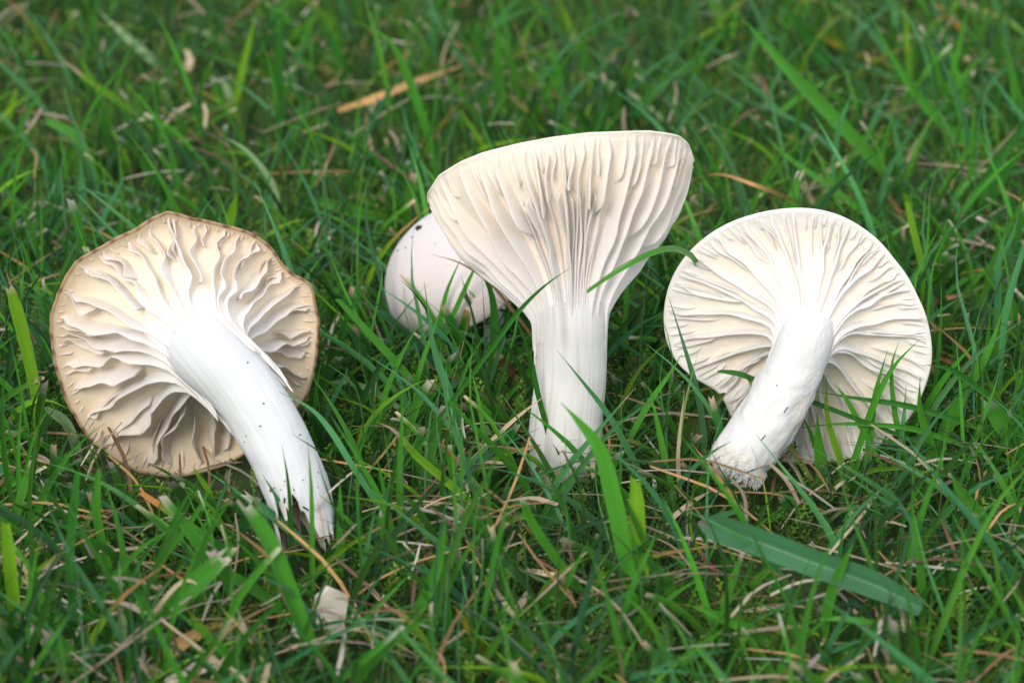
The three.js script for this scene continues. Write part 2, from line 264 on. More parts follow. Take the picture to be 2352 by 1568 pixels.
// -- middle mushroom: pale funnel standing up
{
  const roll = 7.6 * Math.PI / 180, phi = 15 * Math.PI / 180;
  const e1 = RT.clone().multiplyScalar(Math.cos(roll)).addScaledVector(UC, Math.sin(roll)).normalize();
  const up = UC.clone().addScaledVector(e1, -UC.dot(e1)).normalize();
  const n = up.clone().multiplyScalar(-Math.cos(phi)).addScaledVector(FW, -Math.sin(phi)).normalize(); // towards the stem foot
  const e2 = n.clone().cross(e1).normalize();
  const dBase = depthOf(onGround(1262, 1118)), O = atDepth(1289, 424, dBase - 0.004);
  const zj = 0.0225, j = O.clone().addScaledVector(n, zj), dj = depthOf(j), pj = project(j);
  const stem = stemPts(dj, dBase, [[1313, 722, 90], [1312, 790, 84], [1311, 860, 82], [1302, 950, 84], [1294, 1030, 86], [1272, 1085, 62], [1262, 1122, 34]]);
  // e2 points away from or towards the viewer; near side angle:
  const near = Math.atan2(-FW.dot(e2), -FW.dot(e1));
  const cream = [0.97, 0.91, 0.835], white = [0.96, 0.93, 0.915];
  // height of the margin that follows the traced edge on the near side
  const EDGE = [[980, 452], [990, 440], [1010, 406], [1060, 376], [1110, 356], [1190, 336], [1270, 321], [1350, 311], [1490, 305], [1560, 311], [1582, 326], [1591, 370], [1600, 385]];
  const edgeY = (x) => { let i = 0; while (i < EDGE.length - 2 && EDGE[i + 1][0] < x) i++; return lerp(EDGE[i][1], EDGE[i + 1][1], clamp((x - EDGE[i][0]) / (EDGE[i + 1][0] - EDGE[i][0]))); };
  const rim2 = (th) => 0.0221 * (1 + 0.004 * noise(th * 9) + 0.006 * noise(th * 24, 5));
  const lift = Array.from({ length: 181 }, (_, k) => {
    const th = near + (k / 180 - 0.5) * Math.PI, q = O.clone().addScaledVector(e1, rim2(th) * Math.cos(th)).addScaledVector(e2, rim2(th) * Math.sin(th)); let z = 0;
    for (let it = 0; it < 8; it++) { const [x, y, d] = project(q.clone().addScaledVector(n, z)); z += (edgeY(x) - y) * mmpx(d) * 0.8; }
    return clamp(z, -0.004, 0.004) * Math.cos((k / 180 - 0.5) * Math.PI) ** 0.3;
  });
  const rimLift = (th) => { const a = Math.atan2(Math.sin(th - near), Math.cos(th - near)); if (Math.abs(a) > Math.PI / 2) return 0; const f = (a / Math.PI + 0.5) * 180, i = Math.min(179, Math.floor(f)); return lerp(lift[i], lift[i + 1], f - i); };
  const m = makeMushroom({
    label: 'upright pale mushroom with funnel cap, deep gills running down onto straight stem', seed: 23, O, n, e1, e2,
    rim: rim2, rs: 0.0064, rimZ: rimLift,
    B: [[1, 0.1], [0.94, 1.8], [0.81, 4.4], [0.61, 7.6], [0.37, 10.8], [0.17, 14.8], [0.045, 19], [0, 22.5]],
    E: [[1, 0.5], [0.965, 2.3], [0.875, 5.7], [0.73, 9.6], [0.53, 13.2], [0.31, 16.8], [0.1, 20.4], [0, 23]],
    margin: 0.5, dome: 1.2, stem, run: 6, ramp: 0.035, wob: 0.028, waveN: 3.5, thick: 0.85, lumps: 0.004, pinch: 0.1, hollow: 0,
    gills: (R) => {
      const out = [], ang = (th) => { let d = th - near; return Math.atan2(Math.sin(d), Math.cos(d)); };
      for (const th of even(R, 31, 0.4)) {
        const a = ang(th), front = a > -0.27 && a < 0.23;
        if (front) continue; out.push({ th, t0: 0.005, t1: front ? (R() < 0.3 ? 1 : 0.34 + 0.14 * R()) : (R() < 0.75 ? 1 : 0.55 + 0.2 * R()), depth: 0.95 + 0.12 * R(), square: false, skew: (R() - 0.5) * 0.08, front });
      }
      for (const th of even(R, 31, 0.5)) out.push({ th: th + 0.1, t0: 0.0, t1: 0.24 + 0.22 * R(), depth: 0.75 + 0.2 * R(), thick: 0.5, square: Math.abs(ang(th)) < 0.9 && R() < 0.5 });
      for (const [a, t1, th] of [[-0.25, 0.47, 0.7], [-0.17, 0.4, 0.6], [-0.09, 0.36, 0.7], [-0.01, 1, 0.75], [0.05, 0.3, 0.5], [0.11, 0.4, 0.65], [0.19, 0.48, 0.8], [0.25, 1, 0.8]]) out.push({ th: near + a, t0: 0.005, t1, depth: a === -0.01 ? 0.8 : 0.95, thick: th, square: true, skew: 0 });
      for (let a = -0.42; a < 0.45; a += 0.062) { const th = near + a + 0.03 * (R() - 0.5); out.push({ th, t0: 0.4, t1: 1, depth: 0.25 + 0.2 * R(), thick: 0.5, wob: 0.09 }); }
      return out;
    },
    gillColor: (g, t, a, p, ph) => sc(mixc(cream, white, smooth(0.2, 0.8, t)), 0.98 + 0.03 * noise(p.x * 700, p.y * 700, p.z * 700)),
    capColor: (th, t, edge, topSide) => topSide ? [0.86, 0.78, 0.66] : edge ? mixc([0.96, 0.88, 0.74], [0.75, 0.5, 0.2], 0.7 * smooth(0.95, 0.995, Math.cos(th + 0.15)) * (0.6 + 0.4 * noise(th * 30))) : mixc(mixc([0.965, 0.87, 0.74], [0.96, 0.83, 0.72], smooth(0.2, 0.6, t)), white, smooth(0.8, 1, t)),
    jag: (u) => 0.0012 * noise(Math.cos(u * 6.283) * 4, Math.sin(u * 6.283) * 4),
    stemColor: (u, v, p) => { const f = 0.5 + 0.5 * noise(u * 70, v * 3.5, 2); return sc(mixc([0.69, 0.68, 0.665], [0.5, 0.46, 0.43], 0.75 * smooth(0.45, 0.95, f) + 0.25 * smooth(0.4, 0.7, noise(u * 14, v * 8))), 1); },
  });
}
// -- right mushroom: white, on its side, short thick stem with a fuzzy foot
{
  const { n, e1, e2 } = frameOf(V(-0.12, 0.02, 1).normalize());
  const foot = onGround(1870, 1064, 0.001), O = onPlane(1856, 722, foot, n);
  const j = O.clone().addScaledVector(n, 0.008), dj = depthOf(j), de = depthOf(onGround(1680, 1108, 0.006)), pj = project(j);
  const stem = stemPts(dj, de, [[pj[0], pj[1], 62], [1824, 848, 65], [1795, 910, 70], [1755, 980, 71], [1708, 1045, 67], [1682, 1088, 60]]);
  const rimR = rimFrom(OUT3, O, n, e1, e2, 9), tan = [0.955, 0.86, 0.74], cream = [0.965, 0.93, 0.89], white = [0.965, 0.945, 0.935];
  const m = makeMushroom({
    label: 'white mushroom tipped over, branching gills outward, short stem with fuzzy foot', seed: 37, O, n, e1, e2, rim: (th) => rimR(th), rs: 0.0047,
    B: [[1, 0], [0.87, -0.4], [0.68, -0.5], [0.48, 0.2], [0.31, 1.7], [0.17, 3.9], [0.06, 6.5], [0, 9]],
    E: [[1, 0.15], [0.89, 0.4], [0.72, 0.85], [0.54, 1.8], [0.37, 3.4], [0.22, 5.5], [0.09, 7.8], [0, 9.3]],
    margin: 0.9, dome: 8, stem, run: 3, ramp: 0.07, wob: 0.036, waveN: 3.8, thick: 0.7, fleshy: 1, lumps: 0.05, pinch: 0.25, hollow: 0,
    gills: (R) => {
      const out = [];
      for (const th of even(R, 26, 0.5)) { const skew = (R() - 0.5) * 0.16; out.push({ th, t0: 0.04, t1: 1, depth: 0.7 + 0.25 * R(), thick: 0.8, skew }); if (R() < 0.4) out.push({ th: th + 0.1, t0: 0.04, t1: 0.62, depth: 0.8, thick: 0.5, skew: skew - 0.16 }); }
      for (const th of even(R, 26, 0.6)) out.push({ th: th + 0.12, t0: 0.03, t1: 0.36 + 0.2 * R(), depth: 0.5 + 0.25 * R(), thick: 0.65 });
      for (const th of even(R, 70, 0.7)) out.push({ th: th + 0.04, t0: 0.01, t1: 0.18 + 0.1 * R(), depth: 0.5 + 0.3 * R(), thick: 0.4, wob: 0.01 });
      return out;
    },
    gillColor: (g, t, a, p, ph) => mixc(cream, white, smooth(0.15, 0.7, t)),
    capColor: (th, t, edge, topSide, p) => topSide || edge ? [0.92, 0.88, 0.81] : sc(mixc([0.955, 0.92, 0.865], tan, smooth(0.05, 0.35, t)), 0.97 + 0.05 * noise(p.x * 1300, p.y * 1300, p.z * 1300)),
    jag: (u) => 0.001 * noise(Math.cos(u * 6.283) * 6, Math.sin(u * 6.283) * 6),
    stemColor: (u, v, p) => mixc(sc([0.67, 0.665, 0.66], 1 + 0.03 * noise(u * 12, v * 12)), [0.68, 0.6, 0.48], 0.5 * smooth(0.2, 0.7, noise(u * 9, v * 7, 4) + (v - 0.7))),
  });
  const R = rng(9), fz = [];
  for (let i = 0; i < 1500; i++) { // cottony threads at the foot
    const u = R(), w = 0.84 + 0.16 * R(), a = m.tube(u, w, 0.99), d = a.clone().sub(m.tube(u, w, 0.4)).normalize().addScaledVector(m.frame(w).d, 0.6 + R()).normalize();
    const l = 0.0002 + 0.00045 * R(), b = a.clone().addScaledVector(d, l * 0.6).add(V((R() - 0.5) * 0.0005, (R() - 0.5) * 0.0005, (R() - 0.5) * 0.0005)), c = b.clone().addScaledVector(d, l * 0.4);
    fz.push(new THREE.TubeGeometry(new THREE.CatmullRomCurve3([a, b, c]), 3, 0.00004, 3));
  }
  const fuzz = obj('foot_fuzz', mergeGeometries(fz), new THREE.MeshStandardMaterial({ name: 'fuzz', color: new THREE.Color().setRGB(0.88, 0.88, 0.87), roughness: 1 }), m.root); fuzz.userData.kind = 'stuff';
  for (const [u, w, l] of [[0.2, 0.5, 0.9], [0.22, 0.68, 0.8], [0.3, 0.4, 0.3]]) {
    const pts = [0, 0.5, 1].map((k) => m.tube(u + 0.004 * noise(k * 7), w + (k - 0.5) * 0.04 * l, 1.002));
    obj('dirt_streak', new THREE.TubeGeometry(new THREE.CatmullRomCurve3(pts), 6, 0.00009, 5), M.dirt, m.root);
  }
}
// -- small mushroom behind: smooth pinkish cap seen from outside, its stem hidden in the grass
{
  const g0 = onGround(1085, 790), a = V(-0.42, 0.85, 0.34).normalize(), O = onPlane(1058, 622, g0, V(0, 0, 1));
  const root = thing('mushroom', 'smooth pinkish white mushroom cap with a dark speck, behind the upright mushroom', 'mushroom', 'mushrooms laid out on the lawn');
  const e1 = V(1, 0, 0).addScaledVector(a, -a.x).normalize(), e2 = a.clone().cross(e1).normalize();
  const base = g0.clone(); root.position.copy(base);
  const Rc = 0.0153, H = 0.0098, cap = (u, v, i, j) => { // dome, rolled margin, slightly hollow underside
    const th = u * 2 * Math.PI, k = v < 0.62 ? v / 0.62 : 1; let r, z;
    if (v < 0.62) { const q = k * Math.PI / 2; r = Rc * Math.sin(q); z = H * Math.cos(q); } else if (v < 0.72) { const q = (v - 0.62) / 0.1 * Math.PI; r = Rc - 0.0006 + 0.0006 * Math.cos(q); z = -0.0008 * Math.sin(q); } else { const q = (v - 0.72) / 0.28; r = (Rc - 0.0012) * (1 - q) + 0.003 * q; z = 0.003 * Math.sin(q * 1.5); }
    r *= 1 + 0.012 * noise(Math.cos(th) * 2 + 4, Math.sin(th) * 2);
    return O.clone().addScaledVector(a, z).addScaledVector(e1, r * Math.cos(th)).addScaledVector(e2, r * Math.sin(th)).sub(base);
  };
  obj('cap', grid(72, 50, cap, (u, v, p) => mixc([0.61, 0.545, 0.54], [0.48, 0.39, 0.34], 0.55 * smooth(0.62, 0.9, noise(p.x * 900, p.y * 900, p.z * 900) * 0.7 + 0.25 * noise(p.x * 200, p.y * 200, p.z * 200)))), M.skin, root);
  for (let i = 0; i < 30; i++) {
    const th = i / 30 * Math.PI * 2, q = (r, z, s) => O.clone().addScaledVector(a, z).addScaledVector(e1, r * Math.cos(th)).addScaledVector(e2, r * Math.sin(th)).addScaledVector(e2.clone().multiplyScalar(Math.cos(th)).addScaledVector(e1, -Math.sin(th)), s * 0.00025).sub(base);
    obj('gill', grid(2, 5, (u, v) => { const r = lerp(Rc - 0.0015, 0.003, v), top = 0.0028 * Math.sin(v * 1.5), dz = 0.0035 * Math.sin(Math.min(1, v * 1.5) * 1.57); return q(r, u === 0.5 ? top - dz : top, u * 2 - 1); }, () => [0.86, 0.76, 0.64]), M.gill, root);
  }
  const foot = base.clone(); const path = new THREE.CatmullRomCurve3([O.clone().addScaledVector(a, 0.002).sub(base), O.clone().addScaledVector(a, -0.012).sub(base), V(0, 0, 0)]);
  obj('stem', new THREE.TubeGeometry(path, 20, 0.0034, 20), new THREE.MeshStandardMaterial({ name: 'white_stem', color: new THREE.Color().setRGB(0.85, 0.84, 0.82), roughness: 0.8 }), root);
  const onCap = (x, y) => { // nearest point of the dome along the sight line
    const dir = ray(x, y).normalize(); let best = null, bd = 1e9;
    for (let i = 0; i < 72; i++) for (let j = 0; j < 40; j++) { const p = cap(i / 72, j / 40 * 0.62).add(base), w = p.clone().sub(C), t = w.dot(dir), dd = w.addScaledVector(dir, -t).length() + t * 0.01; if (dd < bd) { bd = dd; best = p; } }
    return best.sub(base);
  };
  const R = rng(31), lump = new THREE.IcosahedronGeometry(0.00062, 2), lp = lump.attributes.position;
  for (let i = 0; i < lp.count; i++) { const k = 1 + 0.45 * noise(lp.getX(i) * 3300, lp.getY(i) * 3300, lp.getZ(i) * 3300); lp.setXYZ(i, lp.getX(i) * k * 1.3, lp.getY(i) * k * 0.75, lp.getZ(i) * k); }
  lump.computeVertexNormals();
  const s = obj('dirt_crumb', lump, M.dirt, root); s.position.copy(onCap(963, 520));
  for (const [x, y] of [[930, 570], [912, 576], [945, 545], [1000, 560]]) { const q = obj('dirt_speck', new THREE.IcosahedronGeometry(0.00014 + 0.0001 * R(), 0), M.dirt, root); q.position.copy(onCap(x, y)); }
}
// -- broken scrap of mushroom in front
{
  const c = onGround(752, 1408, 0.004), root = thing('mushroom_scrap', 'torn cream scrap of mushroom flesh lying in the grass in front', 'mushroom scrap');
  root.position.copy(c);
  const chunk = (pts, th, nm, col, rot) => {
    const sh = new THREE.Shape(pts.map(([x, y]) => new THREE.Vector2(x * 0.001, y * 0.001)));
    const g = new THREE.ExtrudeGeometry(sh, { depth: th * 0.001, bevelEnabled: true, bevelSize: 0.0004, bevelThickness: 0.0004, bevelSegments: 2, steps: 2 });
    const p = g.attributes.position, colr = []; for (let i = 0; i < p.count; i++) { p.setZ(i, p.getZ(i) + 0.0007 * noise(p.getX(i) * 400, p.getY(i) * 400)); const k = smooth(0.3, 0.6, noise(p.getX(i) * 260, p.getY(i) * 700)); colr.push(...mixc(col, [0.6, 0.4, 0.24], k * 0.6)); }
    g.setAttribute('color', new THREE.Float32BufferAttribute(colr, 3)); g.computeVertexNormals();
    const o = obj(nm, g, M.skin, root); o.rotation.set(...rot); return o;
  };
  chunk([[-1.6, -2], [-1.9, 2.2], [-0.6, 3.6], [1.4, 3.0], [3.6, 1.6], [4.2, -0.4], [2.6, -2.8], [0.4, -3]], 1.6, 'flesh', [0.72, 0.64, 0.54], [-0.5, 0.25, -0.1]);
  chunk([[-5.2, -2.6], [-4.6, -0.6], [-3.4, -0.2], [-2.6, -2.6], [-3.8, -3.6]], 1.0, 'flesh', [0.76, 0.7, 0.62], [-0.7, -0.2, 0.1]);
}

// ---------------------------------------------------------------- grass
const COL = { k: [0.042, 0.15, 0.06], g: [0.052, 0.225, 0.017], d: [0.022, 0.13, 0.011], b: [0.06, 0.225, 0.075], l: [0.14, 0.32, 0.012], p: [0.22, 0.34, 0.16], y: [0.38, 0.32, 0.02], s: [0.46, 0.36, 0.24], t: [0.45, 0.26, 0.1], n: [0.23, 0.12, 0.06], o: [0.55, 0.24, 0.06], w: [0.6, 0.53, 0.43], r: [0.26, 0.06, 0.07], a: [0.2, 0.17, 0.17], m: [0.05, 0.1, 0.012] };
// a leaf along world points; opts: width (m), twist, fold, cols, tip (blunt, sharp, both ends), tipColor from a fraction on
function leafGeometry(pts, o) {
  const cv = new THREE.CatmullRomCurve3(pts, false, 'centripetal'), n = o.seg ?? 12, cols = o.cols ?? 2;
  const fold = o.fold ?? 0.45, R = rng(o.seed ?? 1), ph = R() * 50;
  const prof = (t) => { const b = o.lens ? Math.sin(Math.PI * clamp(t * 0.97 + 0.02)) ** 0.75 : lerp(0.62, 1, smooth(0, 0.3, t)); return o.lens ? b : o.round ? b * Math.sqrt(clamp(1 - smooth(0.86, 1.0, t) ** 2)) : o.blunt ? b * lerp(1, 0.62, smooth(0.75, 1, t)) : b * Math.pow(clamp(1 - smooth(0.3, 1.02, t) ** 1.35), 0.8); };
  const data = []; for (let i = 0; i <= n; i++) { const t = i / n, p = cv.getPoint(t), tg = cv.getTangent(t); data.push([p, tg]); }
  return grid(cols, n, (u, v) => {
    const [p, tg] = data[Math.round(v * n)], view = o.face ?? C.clone().sub(p).normalize();
    const w = tg.clone().cross(view).normalize(), nn = w.clone().cross(tg).normalize(), a = (o.twist ?? 0) + (o.turn ?? 0) * v + 0.15 * noise(v * 3 + ph);
    const x = w.clone().multiplyScalar(Math.cos(a)).addScaledVector(nn, Math.sin(a)), z = nn.clone().multiplyScalar(Math.cos(a)).addScaledVector(w, -Math.sin(a));
    const k = (u - 0.5) * 2, hw = Math.max(prof(v), 0.04) * o.width * 0.5, ragged = o.blunt && !o.round && v > 0.99 ? (hash(Math.round(u * 9), o.seed | 0, 3) - 0.5) * o.width * 0.9 : 0;
    return p.clone().addScaledVector(x, k * hw).addScaledVector(z, -(1 - Math.abs(k)) * hw * fold).addScaledVector(tg, ragged);
  }, (u, v) => {
    const k = Math.abs(u - 0.5) * 2; let c = sc(o.color, (1 + 0.14 * noise(v * 6 + ph, u * 2)) * (cols > 2 ? 0.9 + 0.2 * hash(Math.round(u * cols), 5, o.seed | 0) : 1 + 0.1 * (k - 0.5)));
    if (o.mid && k < 0.2) c = mixc(c, o.mid, 0.7);
    if (o.tipColor) c = mixc(c, o.tipColor, smooth(o.tipFrom - 0.03, o.tipFrom + 0.04, v + 0.02 * noise(u * 9 + ph)));
    return c;
  });
}
const MASKS = [[OUT1.concat([]), 0.41], [[[575, 780], [660, 900], [735, 1060], [790, 1230], [760, 1270], [640, 1280], [600, 1150], [480, 960], [400, 830]], 0.40], [[[980, 450], [1010, 400], [1270, 315], [1590, 310], [1590, 440], [1500, 620], [1405, 720], [1395, 1010], [1205, 1010], [1222, 760], [1060, 580]], 0.412], [OUT3.slice(0, 19).concat([[1640, 1100], [1670, 960]]), 0.41], [[[870, 600], [900, 530], [990, 470], [1060, 560], [1120, 650], [1000, 655], [900, 640]], 0.45], [[[1600, 1180], [1690, 1175], [1900, 1250], [2120, 1370], [2120, 1420], [1900, 1340], [1640, 1240]], 0.392]];
const inside = (poly, x, y) => { let c = false; for (let i = 0, j = poly.length - 1; i < poly.length; j = i++) { const [a, b] = poly[i], [d, e] = poly[j]; if (b > y !== e > y && x < (d - a) * (y - b) / (e - b) + a) c = !c; } return c; };
const blocked = (p, slack = 0.014, strict) => { const [x, y, d] = project(p); return MASKS.some(([q, dm]) => d < dm + slack && inside(q, x, y) && (strict || d > dm - 0.004 || inside(q, x, y + 45))); };
// blades that pass before a mushroom are rooted before it
const zg = (x, y) => onGround(x, y).z;
const FRONT = [[MASKS[0][0], zg(390, 1094) + 0.009], [MASKS[1][0], zg(705, 1228) + 0.007], [[[1000, 430], [1010, 400], [1270, 315], [1590, 310], [1590, 440], [1500, 620], [1405, 720], [1222, 730], [1120, 620], [1060, 550]], 0.016], [[[1190, 700], [1410, 700], [1410, 1130], [1190, 1130]], 0.009], [MASKS[3][0], zg(1870, 1064) + 0.008], [[[1770, 790], [1900, 790], [1770, 1060], [1720, 1120], [1620, 1060]], zg(1680, 1108) + 0.004], [MASKS[4][0], zg(1085, 790) + 0.017]];
const BEHIND = new Set(['A', 'B', 'E', 'Q']);
// tracing frames: [x0, y0, scale] of the enlarged pieces of the photograph
const TILE = { A: [0, 0, 0.354], B: [624, 0, 0.354], D: [624, 555, 0.354], E: [1872, 0, 0.354], F: [1872, 555, 0.354], G: [624, 950, 0.354], H: [1248, 950, 0.354], L: [0, 1150, 0.3827], M: [800, 1150, 0.3827], N: [1600, 1150, 0.381], Q: [1250, 0, 0.5298], R: [1580, 480, 0.4846], S: [900, 280, 0.625], P: [0, 0, 1.06122], K: [0, 555, 0.354] };
